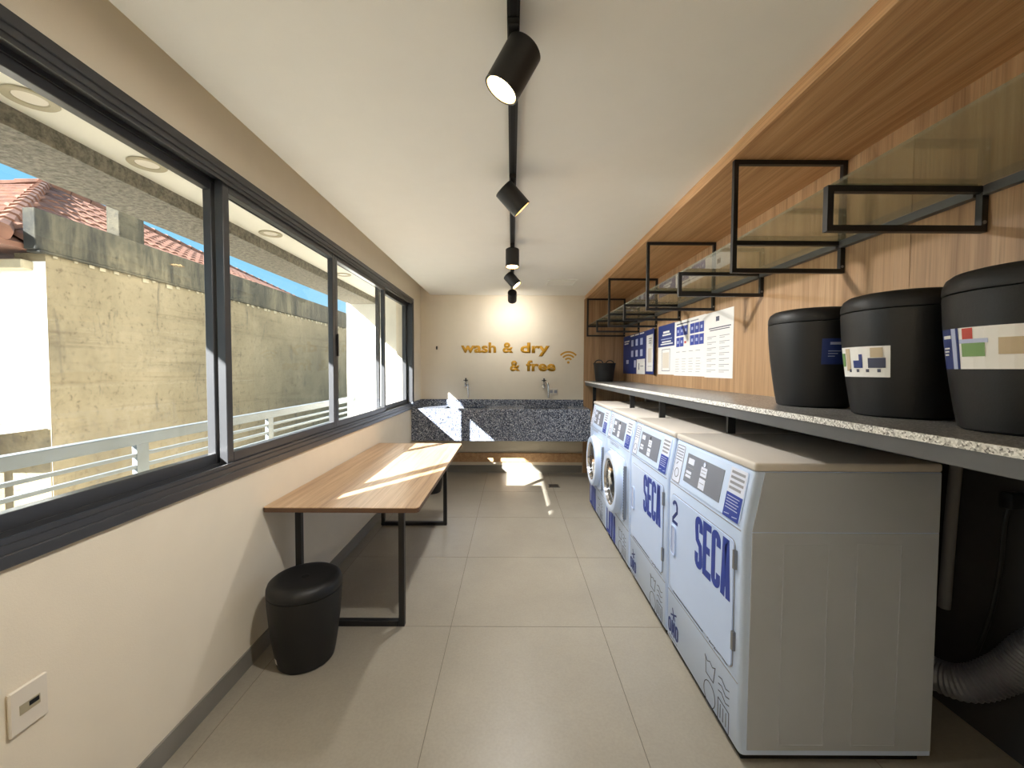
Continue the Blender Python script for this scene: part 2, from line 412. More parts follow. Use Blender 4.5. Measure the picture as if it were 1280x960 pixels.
def sash(xa, xb, y0, y1):
    st, rb_, rt_ = 0.040, 0.058, 0.044
    bm = B()
    box(bm, xa, xb, y0, y0+st, sz0, sz1, 0.002); box(bm, xa, xb, y1-st, y1, sz0, sz1, 0.002)
    box(bm, xa, xb, y0+st, y1-st, sz0, sz0+rb_, 0.002); box(bm, xa, xb, y0+st, y1-st, sz1-rt_, sz1, 0.002)
    s = finish('sash', bm, 'frame', wn)
    boxo('pane', (xa+xb)/2-0.003, (xa+xb)/2+0.003, y0+st-0.004, y1-st+0.004, sz0+rb_-0.004, sz1-rt_+0.004, 'winglass', s)
    return s
sash(-1.352, -1.316, WY0+fwid, 1.845); s2 = sash(-1.300, -1.264, 1.806, 2.934)
s3 = sash(-1.300, -1.264, 2.936, 4.09); sash(-1.352, -1.316, 4.05, WY1-fwid)
boxo('handle', -1.264, -1.252, 2.945, 2.965, 1.52, 1.68, 'black', s3, 0.004)
# outside sill of pale stone
tag(boxo('trim_4', -1.56, -1.376, WY0-0.02, WY1+0.02, 0.915, 0.944, 'outwall', bev=0.003), kind='structure')

# ------------------------------------------------------------------ balcony outside
tag(boxo('floor_balcony', -2.38, -1.47, -0.6, 6.2, -0.15, -0.02, 'slab'), kind='structure')
tag(boxo('ceiling_balcony', -2.30, -1.47, -0.6, 6.2, 2.425, 2.66, 'soffit_out'), kind='structure')
tag(boxo('trim_5', -2.30, -1.918, -0.6, 6.2, 2.345, 2.4245, 'stucco'), kind='structure')
tag(boxo('wall_balcony_far', -2.34, -1.462, 5.80, 6.0, -0.3, 2.66, 'outwall'), kind='structure')
tag(boxo('wall_balcony_pier', -1.72, -1.4605, 5.30, 5.80, -0.02, 2.4245, 'outwall'), kind='structure')
tag(boxo('wall_balcony_near', -2.36, -1.462, 0.02, 0.20, -0.3, 2.66, 'outwall'), kind='structure')
for k, (x, y, lb) in enumerate([(-1.785, 1.545, 'round recessed downlight outside, nearest to the camera'), (-1.785, 2.03, 'round recessed downlight outside, second from the camera'), (-1.785, 3.05, 'round recessed downlight outside beyond the first window post'), (-1.785, 4.35, 'round recessed downlight outside, farthest along the white soffit')]):
    t = thing('recessed_downlight', (x, y, 2.42), lb, 'ceiling light', 'downlights in the balcony soffit')
    bm = B(); lathe(bm, [(0.045, 2.4249-2.42), (0.075, 2.4249-2.42), (0.078, 2.421-2.42), (0.074, 2.417-2.42), (0.050, 2.4195-2.42), (0.045, 2.4245-2.42)], (x, y, 2.42), 32)
    finish('trim_ring', bm, 'lampring', t, smooth=True)
    bm = B(); lathe(bm, [(0, 0.0035), (0.047, 0.0035), (0.047, 0.0045), (0, 0.0045)], (x, y, 2.42), 24); finish('lamp_disc', bm, 'plate', t)
tag(boxo('wall_outside_lower', -2.40, -2.20, -3.0, 16.0, -3.2, -0.151, 'outwall'), kind='structure')
tag(boxo('wall_outside_upper', -2.40, -2.20, -3.0, 16.0, 2.661, 6.0, 'outwall'), kind='structure')
# railing
rl_ = thing('balcony_railing', (-2.25, 3.0, -0.02), 'white metal balcony railing with flat horizontal slats', 'railing')
boxo('top_rail', -2.29, -2.23, 0.2, 5.80, 0.970, 1.036, 'rail', rl_, 0.003)
for z in (0.905, 0.835, 0.765, 0.695, 0.625):
    boxo('slat', -2.272, -2.248, 0.2, 5.80, z-0.010, z+0.010, 'rail', rl_)
for y in (1.15, 2.47, 3.79, 5.11):
    boxo('post', -2.275, -2.245, y-0.04, y+0.04, -0.02, 0.970, 'rail', rl_)
tag(boxo('trim_6', -2.38, -2.18, 0.2, 5.80, -0.02, 0.58, 'outwall', bev=0.004), kind='structure')

# ------------------------------------------------------------------ neighbouring house
nb = thing('neighbour_house', (-7.0, 8.0, -3.2), 'old beige rendered house with terracotta hip roof seen through the window', 'building')
NX, NY = -4.5, 3.97
boxo('side_wall', NX-0.3, NX, NY+0.004, 16.0, -3.2, 2.53, 'plaster', nb)
boxo('front_wall', -12.0, NX-0.002, NY, NY+0.25, -3.2, 2.45, 'outwall', nb)
boxo('parapet', NX-0.10, NX+0.02, 3.88, 16.0, 2.545, 2.93, 'parapet', nb, 0.006)
boxo('drip_ledge', NX-0.10, NX+0.035, 3.90, 16.0, 2.522, 2.545, 'parapet', nb, 0.006)
# flaking lumps of mortar under the ledge
bm = B()
for i in range(46):
    y = 4.05+i*0.16+random.uniform(-0.05, 0.05); s_ = random.uniform(0.02, 0.06)
    box(bm, NX, NX+0.012, y, y+s_*1.6, 2.522-s_, 2.522, 0.003)
tag(finish('mortar_flakes', bm, 'coping', nb), kind='stuff')
boxo('cornice', -12.0, NX-0.11, NY-0.10, NY, 2.36, 2.45, 'coping', nb, 0.01)
bm = B(); tube(bm, [(-12.0, 3.64, 2.575), (-4.64, 3.64, 2.575)], 0.06, 12); gt = finish('gutter', bm, 'rail', nb, smooth=True)
bm = B(); tube(bm, [(-4.98, 3.70, 2.50), (-4.98, 3.86, 2.32), (-4.98, 3.90, -3.0)], 0.035, 10); finish('downpipe', bm, 'rail', nb, smooth=True)
wnd = boxo('house_window', -5.75, -5.05, NY-0.02, NY+0.02, 0.95, 1.45, 'inkgrey', nb)
boxo('window_sill', -5.8, -4.98, NY-0.08, NY, 0.88, 0.95, 'outwall', wnd)
boxo('canopy', -7.5, -4.56, 3.27, NY, 0.83, 0.865, 'outwall', nb)
boxo('wall_canopy_shade', -12.0, NX-0.003, NY-0.012, NY, -3.2, 0.83, 'plaster', nb)  # beige layer puts the shade below the canopy into the wall colour
# roof planes under the tiles
EX, EY, EZ, SLP = -4.62, 3.72, 2.60, 0.563; TT = 3.55
AX, AY, AZ = EX-TT, EY+TT, EZ+SLP*TT; SAG = 0.07
bm = B()
v0 = bm.verts.new((EX, EY, EZ)); v1 = bm.verts.new((EX, 16.0, EZ)); v2 = bm.verts.new((AX, 16.0, AZ-SAG*(16.0-AY))); v3 = bm.verts.new((AX, AY, AZ))
v4 = bm.verts.new((AX-TT, EY, EZ)); v5 = bm.verts.new((AX-TT, 16.0, EZ))
low = [bm.verts.new(v.co-Vector((0, 0, 0.05))) for v in (v0, v1, v2, v3, v4, v5)]
for f in ((v0, v1, v2, v3), (v0, v3, v4), (v4, v3, v2, v5)): bm.faces.new(f)
bm.faces.new((low[0], low[1], low[5], low[4])); bm.faces.new((v0, v4, low[4], low[0])); bm.faces.new((v0, low[0], low[1], v1)); bm.faces.new((v4, v5, low[5], low[4])); bm.faces.new((v1, low[1], low[5], v5)); bm.faces.new((v1, v5, v2))
finish('roof_deck', bm, 'rooftile', nb)
def rooftiles(name, origin, along, up, rows, inside, pitch_w=0.20, pitch_l=0.34):
    """barrel tiles: 'along' eave direction, 'up' slope direction"""
    bm = B(); a = Vector(along).normalized(); u = Vector(up).normalized(); nn = a.cross(u).normalized()
    if nn.z < 0: nn = -nn
    o = Vector(origin)
    ncol, nrow = rows
    for r in range(nrow):
        for c in range(ncol):
            q = o+a*(c+0.5)*pitch_w+u*(r+0.5)*pitch_l
            if not inside(q): continue
            if q.y > AY: q.z -= SAG*(q.y-AY)*min(1.0, (EX-q.x)/TT)
            ring = []
            for e, (tt, hh, ww) in enumerate(((-0.5, 0.075, 0.105), (0.58, 0.05, 0.085))):
                ring.append([bm.verts.new(q+u*pitch_l*tt+a*ww*math.cos(PI*k/5)+nn*(hh*math.sin(PI*k/5)+0.02)) for k in range(6)])
            for k in range(5): bm.faces.new((ring[0][k], ring[0][k+1], ring[1][k+1], ring[1][k]))
            bm.faces.new(ring[0])
    return tag(finish(name, bm, 'rooftile', nb), kind='stuff')
sl_len = TT*math.sqrt(1+SLP*SLP)
rooftiles('front_roof_tiles', (AX-TT, EY, EZ), (1, 0, 0), (0, 1, SLP), (int(2*TT/0.2), int(sl_len/0.34)), lambda q: abs(q.x-AX) < (AZ-q.z)/SLP and q.x > -11)
rooftiles('side_roof_tiles', (EX, EY, EZ), (0, 1, 0), (-1, 0, SLP), (60, int(sl_len/0.34)), lambda q: q.y-EY > (EX-q.x))
def caps(name, p0, p1, step=0.34):
    p0, p1 = Vector(p0), Vector(p1); k = int((p1-p0).length/step); bm = B()
    for i in range(k):
        a, b_ = p0.lerp(p1, i/k), p0.lerp(p1, (i+1.12)/k); tube(bm, [a, b_], 0.07, 8, lambda j: (0.085, 0.062)[j])
    return tag(finish(name, bm, 'rooftile', nb), kind='stuff')
caps('hip_caps', (EX, EY, EZ+0.06), (AX, AY, AZ+0.07)); caps('hip_caps', (AX-TT, EY, EZ+0.06), (AX, AY, AZ+0.07))
caps('ridge_caps', (AX, AY, AZ+0.07), (AX, 16, AZ-SAG*(16-AY)+0.07))
boxo('chimney', -5.06, -4.90, 5.15, 5.50, 2.6, 3.75, 'parapet', nb, 0.006)
tag(boxo('floor_street', -60, -2.4, -40, 60, -3.4, -3.2, 'ground'), kind='structure')

# ------------------------------------------------------------------ laundry machines
GX = 0.828
def mf(y_far):
    return lambda u, v, w_: (GX-0.0006-w_, y_far-u, v)      # front face: u towards the camera, v up
S0, S1 = Vector((GX, 0, 0.855)), Vector((0.868, 0, 1.072))
sdir = (S1-S0).normalized(); snor = Vector((-sdir.z, 0, sdir.x))
def mp(y_far):                                               # sloping fascia: v given as world height
    def f(u, v, w_):
        q = S0+sdir*((v-0.855)/sdir.z)+snor*(0.0012+w_); return (q.x, y_far-u, q.z)
    return f
def rect(name, mapf, u0, u1, v0, v1, mat, parent, d=0.0012, rad=0.0, d0=0.0):
    bm = B()
    if rad > 0:
        pts = []
        for (cx, cy, a0) in ((u1-rad, v1-rad, 0), (u0+rad, v1-rad, 90), (u0+rad, v0+rad, 180), (u1-rad, v0+rad, 270)):
            pts += arc(cx, cy, rad, a0, a0+90, 5)
        prism(bm, pts, mapf, d0, d)
    else: prism(bm, [(u0, v0), (u1, v0), (u1, v1), (u0, v1)], mapf, d0, d)
    return finish(name, bm, mat, parent)
def outline(name, mapf, u0, u1, v0, v1, wd, mat, parent, rad=0.01, d=0.001):
    pts = []
    for (cx, cy, a0) in ((u1-rad, v1-rad, 0), (u0+rad, v1-rad, 90), (u0+rad, v0+rad, 180), (u1-rad, v0+rad, 270)):
        pts += arc(cx, cy, rad, a0, a0+90, 5)
    bm = B(); ribbon(bm, pts, wd, mapf, 0.0, d, True); return finish(name, bm, mat, parent)
def lines(name, mapf, segs, wd, mat, parent, d=0.0008):
    bm = B()
    for pts in segs: ribbon(bm, pts, wd, mapf, 0.0, d)
    return finish(name, bm, mat, parent)
def letter(ch, x0, x1, y0, y1, s):
    """heavy condensed capitals as strokes of width s"""
    a, b_, c_, d_ = x0+s/2, x1-s/2, y0+s/2, y1-s/2; r = (b_-a)/2; mx_ = (a+b_)/2; my = (c_+d_)/2
    if ch == 'S':
        return [[(b_, d_-r-0.16*(d_-c_))]+[(b_, d_-r)]+arc(mx_, d_-r, r, 0, 180, 8)+[(a, d_-r-0.12*(d_-c_)), (a+0.3*r, my+0.05*(d_-c_)), (b_-0.3*r, my-0.05*(d_-c_)), (b_, c_+r+0.12*(d_-c_))]+arc(mx_, c_+r, r, 0, -180, 8)+[(a, c_+r+0.16*(d_-c_))]]
    if ch == 'C':
        return [[(b_, d_-r-0.13*(d_-c_))]+arc(mx_, d_-r, r, 0, 180, 8)+arc(mx_, c_+r, r, 180, 360, 8)+[(b_, c_+r+0.13*(d_-c_))]]
    if ch == 'E': return [[(a, y0), (a, y1)], [(x0, d_), (x1, d_)], [(x0, my), (x1-0.15*(x1-x0), my)], [(x0, c_), (x1, c_)]]
    if ch == 'A': return [[(a, y0), (mx_-0.12*(x1-x0), d_), (mx_+0.12*(x1-x0), d_), (b_, y0)], [(a, y0+0.25*(y1-y0)), (b_, y0+0.25*(y1-y0))]]
    if ch == 'L': return [[(a, y1), (a, y0)], [(x0, c_), (x1, c_)]]
    if ch == 'V': return [[(a, y1), (mx_-0.06*(x1-x0), c_), (mx_+0.06*(x1-x0), c_), (b_, y1)]]
    if ch == 'O': return [arc(mx_, d_-r, r, 0, 180, 8)+arc(mx_, c_+r, r, 180, 360, 8)+[(b_, d_-r)]]
    if ch == 'M': return [[(a, y0), (a, y1)], [(a, y1), (mx_, y0+0.45*(y1-y0)), (b_, y1)], [(b_, y1), (b_, y0)]]
    if ch == '2': return [arc(mx_, d_-r, r, 170, -10, 9)+[(b_, my+0.05*(d_-c_)), (a, c_+0.15*(d_-c_)), (a, c_)]+[(x1, c_)]]
def word(name, s, mapf, u0, u1, v0, v1, st, mat, parent, gap=0.008, d=0.001):
    k = len(s); wl = (u1-u0-gap*(k-1))/k; bm = B()
    for i, ch in enumerate(s):
        x0 = u0+i*(wl+gap)
        for j, pts in enumerate(letter(ch, x0, x0+wl, v0, v1, st)): ribbon(bm, pts, st, mapf, 0.0, d+0.00004*i+0.00015*j)
    return finish(name, bm, mat, parent)
def body(t, y0, y1):
    """cabinet shell: profile extruded along the row with a rounded front"""
    def prof(x_in):
        return [(GX+0.010, 0.03), (GX, 0.045), (GX, 0.852), (0.866, 1.070), (1.528, 1.070), (1.528, 0.03)]
    def shell(name, ya, yb, mat, bev=0.0):
        bm = B(); prism(bm, prof(0), lambda u, v, w_: (u, w_, v), ya, yb)
        if bev:
            bmesh.ops.recalc_face_normals(bm, faces=bm.faces)
            ed = [e for e in bm.edges if abs(e.verts[0].co.y-e.verts[1].co.y) < 1e-6 and max(e.verts[0].co.x, e.verts[1].co.x) < 0.87]
            bmesh.ops.bevel(bm, geom=ed, offset=bev, segments=4, profile=0.5, affect='EDGES')
        return finish(name, bm, mat, t, smooth=True)
    shell('cabinet', y0+0.003, y1-0.003, 'white_enamel', 0.014)
    # folded side sheets set just proud of the cabinet, behind the wrapped front edge
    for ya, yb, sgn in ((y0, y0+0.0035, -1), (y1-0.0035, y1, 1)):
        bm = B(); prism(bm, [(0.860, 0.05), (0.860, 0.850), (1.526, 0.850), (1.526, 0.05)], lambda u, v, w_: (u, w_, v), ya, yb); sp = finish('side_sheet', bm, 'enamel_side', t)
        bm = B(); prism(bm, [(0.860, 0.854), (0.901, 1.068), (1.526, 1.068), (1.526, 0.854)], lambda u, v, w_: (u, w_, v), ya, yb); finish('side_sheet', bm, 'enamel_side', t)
        if sgn < 0:
            for (xa, xb) in ((0.975, 1.135), (1.238, 1.395)):   # pressed stiffening fields
                outl = [(xa, 0.07), (xb, 0.07), (xb, 0.81), (xa, 0.81)]
                bm = B(); ribbon(bm, outl, 0.004, lambda u, v, w_: (u, ya-w_, v), -0.001, 0.0018, True); finish('pressed_rib', bm, 'enamel_side', sp)
    boxo('plinth', 0.85, 1.50, y0+0.02, y1-0.02, 0.0, 0.03, 'dark', t)
    # lid
    bm = B(); box(bm, 0.862, 1.532, y0-0.001, y1+0.001, 1.0705, 1.102, 0.010, 3); finish('lid', bm, 'lid_enamel', t, smooth=True)
    Wd = y1-y0; F = mf(y1); P_ = mp(y1)
    # shadow lines between fascia, front panel and lower panel
    bm = B(); ribbon(bm, [(0.016, 0.852), (Wd-0.016, 0.852)], 0.004, F, -0.001, 0.0004); finish('panel_joint', bm, 'inkgrey', t)
    bm = B(); ribbon(bm, [(0.014, 0.288), (Wd-0.014, 0.288)], 0.004, F, -0.001, 0.0004); finish('panel_joint', bm, 'inkgrey', t)
    # fascia
    k = Wd/0.69
    cp = rect('control_panel', P_, 0.03, Wd-0.03, 0.868, 1.060, 'white_enamel', t, 0.003, 0.012)
    P2 = lambda u, v, w_: P_(u, v, w_+0.0032)
    dsp = rect('display_field', P2, 0.165*k, 0.505*k, 0.898, 1.030, 'lcd', cp, 0.0015)
    P3 = lambda u, v, w_: P_(u, v, w_+0.0048)
    rect('button_label', P3, 0.185*k, 0.245*k, 0.985, 1.012, 'decal', dsp, 0.001)
    rect('button_label', P3, 0.180*k, 0.235*k, 0.940, 0.952, 'decal', dsp, 0.001); rect('button_label', P3, 0.180*k, 0.235*k, 0.922, 0.934, 'decal', dsp, 0.001)
    rect('button_label', P3, 0.318*k, 0.372*k, 0.960, 1.000, 'decal', dsp, 0.001); rect('button_label', P3, 0.318*k, 0.372*k, 0.905, 0.950, 'decal', dsp, 0.001)
    bm = B(); pts = arc(0.345*k, 1.013, 0.010, 0, 360, 12)[:-1]; prism(bm, pts, P3, 0, 0.003); finish('coin_button', bm, 'chrome', dsp)
    lines('display_marks', P3, [[(0.19*k, 0.968), (0.25*k, 0.968)], [(0.325*k, 0.988), (0.365*k, 0.988)], [(0.325*k, 0.974), (0.365*k, 0.974)], [(0.325*k, 0.93), (0.365*k, 0.93)]], 0.003, 'inkgrey', dsp, 0.0013)['kind'] = 'stuff'
    ll = rect('instruction_label', P2, 0.012*k+0.02, 0.130*k, 0.866, 1.054, 'decal', cp, 0.0008, 0.008)
    outline('label_border', P3, 0.036, 0.126*k, 0.870, 1.050, 0.0025, 'ink', ll, 0.008, 0.0006)
    lines('label_marks', P3, [[(0.045, 1.035-i*0.014), (0.115*k, 1.035-i*0.014)] for i in range(5)]+[arc(0.08*k, 0.915, 0.022, 0, 360, 14), [(0.06*k, 0.955), (0.075*k, 0.968)]], 0.003, 'ink', ll, 0.0006)
    rl2 = rect('notice_label', P2, 0.545*k, 0.655*k, 0.962, 1.056, 'decal', cp, 0.0008)
    lines('label_marks', P3, [[(0.556*k, 1.040-i*0.020), (0.646*k-0.01*(i == 3), 1.040-i*0.020)] for i in range(4)], 0.010, 'inkgrey', rl2, 0.0006)
    nb2 = rect('blue_label', P2, 0.545*k, 0.655*k, 0.868, 0.960, 'blue', cp, 0.0008)
    lines('label_marks', P3, [[(0.556*k, 0.948-i*0.011), (0.640*k-0.008*(i % 2), 0.948-i*0.011)] for i in range(5)]+[[(0.556*k, 0.880), (0.59*k, 0.884)], [(0.612*k, 0.880), (0.645*k, 0.884)]], 0.003, 'paleblue', nb2, 0.0006)
    return F, Wd
def emblem(F, u0, t):
    """splash figure with the three round letters below"""
    e = word('brand_lettering', 'OMO', F, u0, u0+0.125, 0.075, 0.150, 0.0125, 'navy', t, 0.007)
    lines('splash_figure', F, [[(u0+0.06, 0.155), (u0+0.065, 0.185), (u0+0.05, 0.215)], [(u0+0.03, 0.172), (u0+0.065, 0.185), (u0+0.10, 0.200)], [(u0+0.085, 0.165), (u0+0.068, 0.182)]], 0.008, 'navy', e)
    lines('underline', F, [[(u0+0.01, 0.058), (u0+0.115, 0.058)]], 0.005, 'inkgrey', e)
def pictos(F, u0, t):
    lines('pictogram_tub', F, [[(u0, 0.225), (u0+0.008, 0.215), (u0+0.012, 0.155), (u0+0.075, 0.155), (u0+0.088, 0.225), (u0+0.066, 0.212), (u0+0.044, 0.222), (u0+0.022, 0.210), (u0, 0.225)]], 0.003, 'ink', t)
    lines('pictogram_circle', F, [arc(u0+0.045, 0.085, 0.048, 0, 360, 24)], 0.003, 'ink', t)
    lines('pictogram_waves', F, [[(u0+0.115, 0.215-i*0.028), (u0+0.14, 0.222-i*0.028), (u0+0.17, 0.205-i*0.028), (u0+0.195, 0.215-i*0.028)] for i in range(3)], 0.003, 'ink', t)
    lines('pictogram_box', F, [[(u0+0.115, 0.13), (u0+0.195, 0.13), (u0+0.195, 0.045), (u0+0.115, 0.045), (u0+0.115, 0.13)]]+[[(u0+0.133+0.021*i, 0.115), (u0+0.133+0.021*i, 0.06)] for i in range(3)], 0.003, 'ink', t)
def dryer(y0, y1, label, number, su=0.325):
    t = thing('tumble_dryer', (1.18, (y0+y1)/2, 0), label, 'dryer', 'front loading laundry machines in a row')
    F, Wd = body(t, y0, y1)
    d = rect('door', F, 0.05, Wd-0.05, 0.318, 0.800, 'enamel_panel', t, 0.006, 0.022)
    F2 = lambda u, v, w_: F(u, v, w_+0.006)
    outline('door_seam', F, 0.048, Wd-0.048, 0.316, 0.802, 0.003, 'inkgrey', d, 0.023, 0.0015)
    word('lettering', 'SECA', F2, su, su+0.295, 0.560, 0.790, 0.0305, 'blue', d, 0.004)
    if number: word('number', number, F2, 0.068, 0.132, 0.658, 0.778, 0.017, 'navy', d)
    h = rect('handle', F2, 0.070, 0.108, 0.505, 0.640, 'paleblue', d, 0.004, 0.012)
    outline('handle_rim', F2, 0.066, 0.112, 0.500, 0.645, 0.005, 'enamel_panel', h, 0.014, 0.007)
    for z in (0.43, 0.735): boxo('hinge', GX-0.011, GX, y0+0.034, y0+0.048, z-0.035, z+0.035, 'steel', d)
    lines('vent_groove', F, [[(0.075, 0.304), (0.40, 0.304)]], 0.004, 'ink', t)
    lines('signature_mark', F, [[(0.44, 0.308), (0.47, 0.315), (0.46, 0.300), (0.51, 0.312), (0.50, 0.300), (0.56, 0.310), (0.60, 0.304)]], 0.003, 'ink', t)
    emblem(F, 0.025, t); pictos(F, 0.425, t)
    return t
dryer(1.434, 2.120, 'white dryer numbered 2 with shade-toned end panel, nearest in the row', '2')
dryer(2.140, 2.806, 'white dryer lettered SECA between the numbered dryer and the washers', None, 0.295)
def washer(y0, y1, label):
    t = thing('washing_machine', (1.18, (y0+y1)/2, 0), label, 'washing machine', 'front loading laundry machines in a row')
    F, Wd = body(t, y0, y1)
    cy, cz = (y0+y1)/2-0.0, 0.555; um = y1-cy
    d = rect('door', F, um-0.255, um+0.255, cz-0.235, cz+0.225, 'white_enamel', t, 0.012, 0.06)
    ax = Matrix.Rotation(-PI/2, 4, 'Y')
    bm = B(); lathe(bm, [(0.150, 0.0), (0.236, 0.0), (0.240, 0.030), (0.228, 0.052), (0.200, 0.058), (0.176, 0.050), (0.165, 0.020), (0.150, 0.0)], (GX-0.010, cy, cz), 48, axis=ax)
    finish('door_ring', bm, 'white_enamel', d, smooth=True)
    bm = B(); lathe(bm, [(0.165, 0.012), (0.178, 0.052), (0.170, 0.053), (0.157, 0.014)], (GX-0.010, cy, cz), 48, axis=ax); finish('chrome_bezel', bm, 'chrome', d, smooth=True)
    bm = B(); lathe(bm, [(0, 0.0), (0.164, 0.004), (0.164, 0.008), (0, 0.004)], (GX-0.011, cy, cz), 40, axis=ax); finish('drum', bm, 'drumdark', d, smooth=True)
    M.setdefault('portglass', glass('porthole_glass', (0.75, 0.78, 0.82), 1.0, 0.02))
    bm = B(); lathe(bm, [(0.165, 0.016), (0.150, 0.040), (0.09, 0.048), (0, 0.050), (0, 0.047), (0.09, 0.045), (0.148, 0.036), (0.162, 0.013)], (GX-0.010, cy, cz), 40, axis=ax)
    finish('porthole_glass', bm, 'portglass', d, smooth=True)
    boxo('hinge_strip', GX-0.030, GX-0.010, y0+0.040, y0+0.056, cz-0.19, cz+0.19, 'steel', d)
    lines('hinge_slots', lambda u, v, w_: (GX-0.0302-w_, y0+0.048-u, v), [[(-0.006, cz-0.17+0.02*i), (0.006, cz-0.17+0.02*i)] for i in range(18)], 0.008, 'ink', d)
    outline('door_edge', F, um-0.258, um+0.258, cz-0.238, cz+0.228, 0.003, 'inkgrey', d, 0.06, 0.0015)
    lines('vent_groove', F, [[(0.12, 0.825), (0.40, 0.825)], [(0.12, 0.838), (0.40, 0.838)]], 0.004, 'inkgrey', t)
    word('lettering', 'LAVA', F, 0.03, 0.328, 0.045, 0.258, 0.0305, 'blue', t, 0.004)
    pictos(F, 0.43, t)
    return t
washer(2.830, 3.525, 'white front loading washer lettered LAVA beside the second dryer')
washer(3.545, 4.280, 'white front loading washer lettered LAVA at the far end of the row')

# ------------------------------------------------------------------ things behind the dryer
bm = B(); path = smoothpath([(1.60, 1.80, 0.30), (1.605, 1.62, 0.27), (1.66, 1.47, 0.28), (1.74, 1.40, 0.37), (1.78, 1.34, 0.50), (1.80, 1.25, 0.60)], 22)
tube(bm, path, 0.055, 18, lambda i: 0.056+0.005*(i % 2)); tag(finish('exhaust_duct', bm, 'duct', smooth=False), 'corrugated foil exhaust duct curving behind the nearest dryer', 'duct')
bm = B(); tube(bm, [(1.80, 1.66, 0.45), (1.80, 1.65, 0.8), (1.80, 1.63, 1.20)], 0.02, 14); tag(finish('drain_pipe', bm, 'pvc', smooth=True), 'grey upright pipe on the dark wall behind the nearest dryer', 'pipe')
t = thing('power_cord', (1.83, 1.48, 0.36), 'black power cord hanging from its plug on the dark wall', 'cord')
bm = B(); tube(bm, smoothpath([(1.815, 1.47, 0.94), (1.80, 1.47, 0.86), (1.805, 1.48, 0.70), (1.79, 1.49, 0.52), (1.78, 1.52, 0.36)], 8), 0.007, 8); finish('cable', bm, 'black', t, smooth=True)
boxo('plug', 1.80, 1.858, 1.45, 1.495, 0.93, 0.99, 'black', t, 0.008, 2)

# ------------------------------------------------------------------ granite wall shelf with steel rail and legs
t = thing('granite_shelf', (1.27, 2.5, 0.0), 'long speckled grey granite wall shelf above the laundry machines', 'shelf')
for a, b_ in ((YF+0.01, 1.395), (1.397, 3.6), (3.602, D-0.02)):
    gs = boxo('granite_slab', 1.007, XR-0.0005, a, b_, 1.2575, 1.278, 'granite', t, 0.0015)
    boxo('window_lit_edge', 1.003, 1.0069, a, b_, 1.2578, 1.2778, 'granite_edge', gs)  # pale strip stands in for window light on the slab edge
boxo('front_rail', 1.010, 1.035, YF+0.01, D-0.02, 1.215, 1.2572, 'shelfsteel', t)
boxo('back_rail', 1.49, 1.515, YF+0.01, D-0.02, 1.215, 1.2572, 'shelfsteel', t)
for (x, y) in ((1.042, 2.817), (1.150, 2.130), (1.047, 3.535), (1.054, 5.20)):
    boxo('leg', x-0.02, x+0.02, y-0.0085, y+0.0085, 0.0, 1.2148, 'black', t)

# ------------------------------------------------------------------ glass shelf in hanging frames
t = thing('hanging_glass_shelf', (1.27, 3.2, 1.88), 'long glass shelf held by black square tube frames under the wooden soffit', 'shelf')
q = 0.02
def frame(y, top, midbar):
    bm = B(); xa, xb = 1.012, XR-0.001; z0 = 1.880
    box(bm, xa, xa+q, y, y+q, z0, top); box(bm, xb-q, xb, y, y+q, z0, top)
    box(bm, xa+q, xb-q, y, y+q, z0, z0+q); box(bm, xa+q, xb-q, y, y+q, top-q, top)
    if midbar: box(bm, xa+q, xb-q, y, y+q, 2.006, 2.026)
    f = finish('hanging_frame', bm, 'black', t)
    bm = B(); lathe(bm, [(0, 0), (0.006, 0), (0.006, 0.002), (0, 0.003)], (xb-0.011, y-0.0001, z0+0.03), 10, axis=Matrix.Rotation(PI/2, 4, 'X')); finish('screw', bm, 'steel', f)
for y in (1.895, 3.095, 4.315, 5.535): frame(y, ZS-0.0005, True)
for y in (0.745, ): frame(y-0.0, ZS-0.0005, True)
for y in (1.330, 2.500, 3.722, 4.912): frame(y, 2.026, False)
M['shelfglass'] = glass('greenish_shelf_glass', (0.86, 0.90, 0.82), 0.8, 0.04, 0.28, (0.55, 0.56, 0.46))
for a, b_ in ((YF+0.05, 1.34), (1.342, 3.104), (3.106, 4.924), (4.926, 5.57)):
    boxo('glass_pane', 1.034, XR-0.024, a, b_, 2.0265, 2.0365, 'shelfglass', t)
boxo('wall_rail', XR-0.022, XR-0.001, YF+0.05, 1.329, 1.996, 2.026, 'shelfsteel', t)
ys2 = sorted([1.895, 3.095, 4.315, 5.535, 1.330, 2.500, 3.722, 4.912])
for a, b_ in zip(ys2, ys2[1:]): boxo('wall_rail', XR-0.030, XR-0.001, a+q, b_, 1.996, 2.026, 'shelfsteel', t)

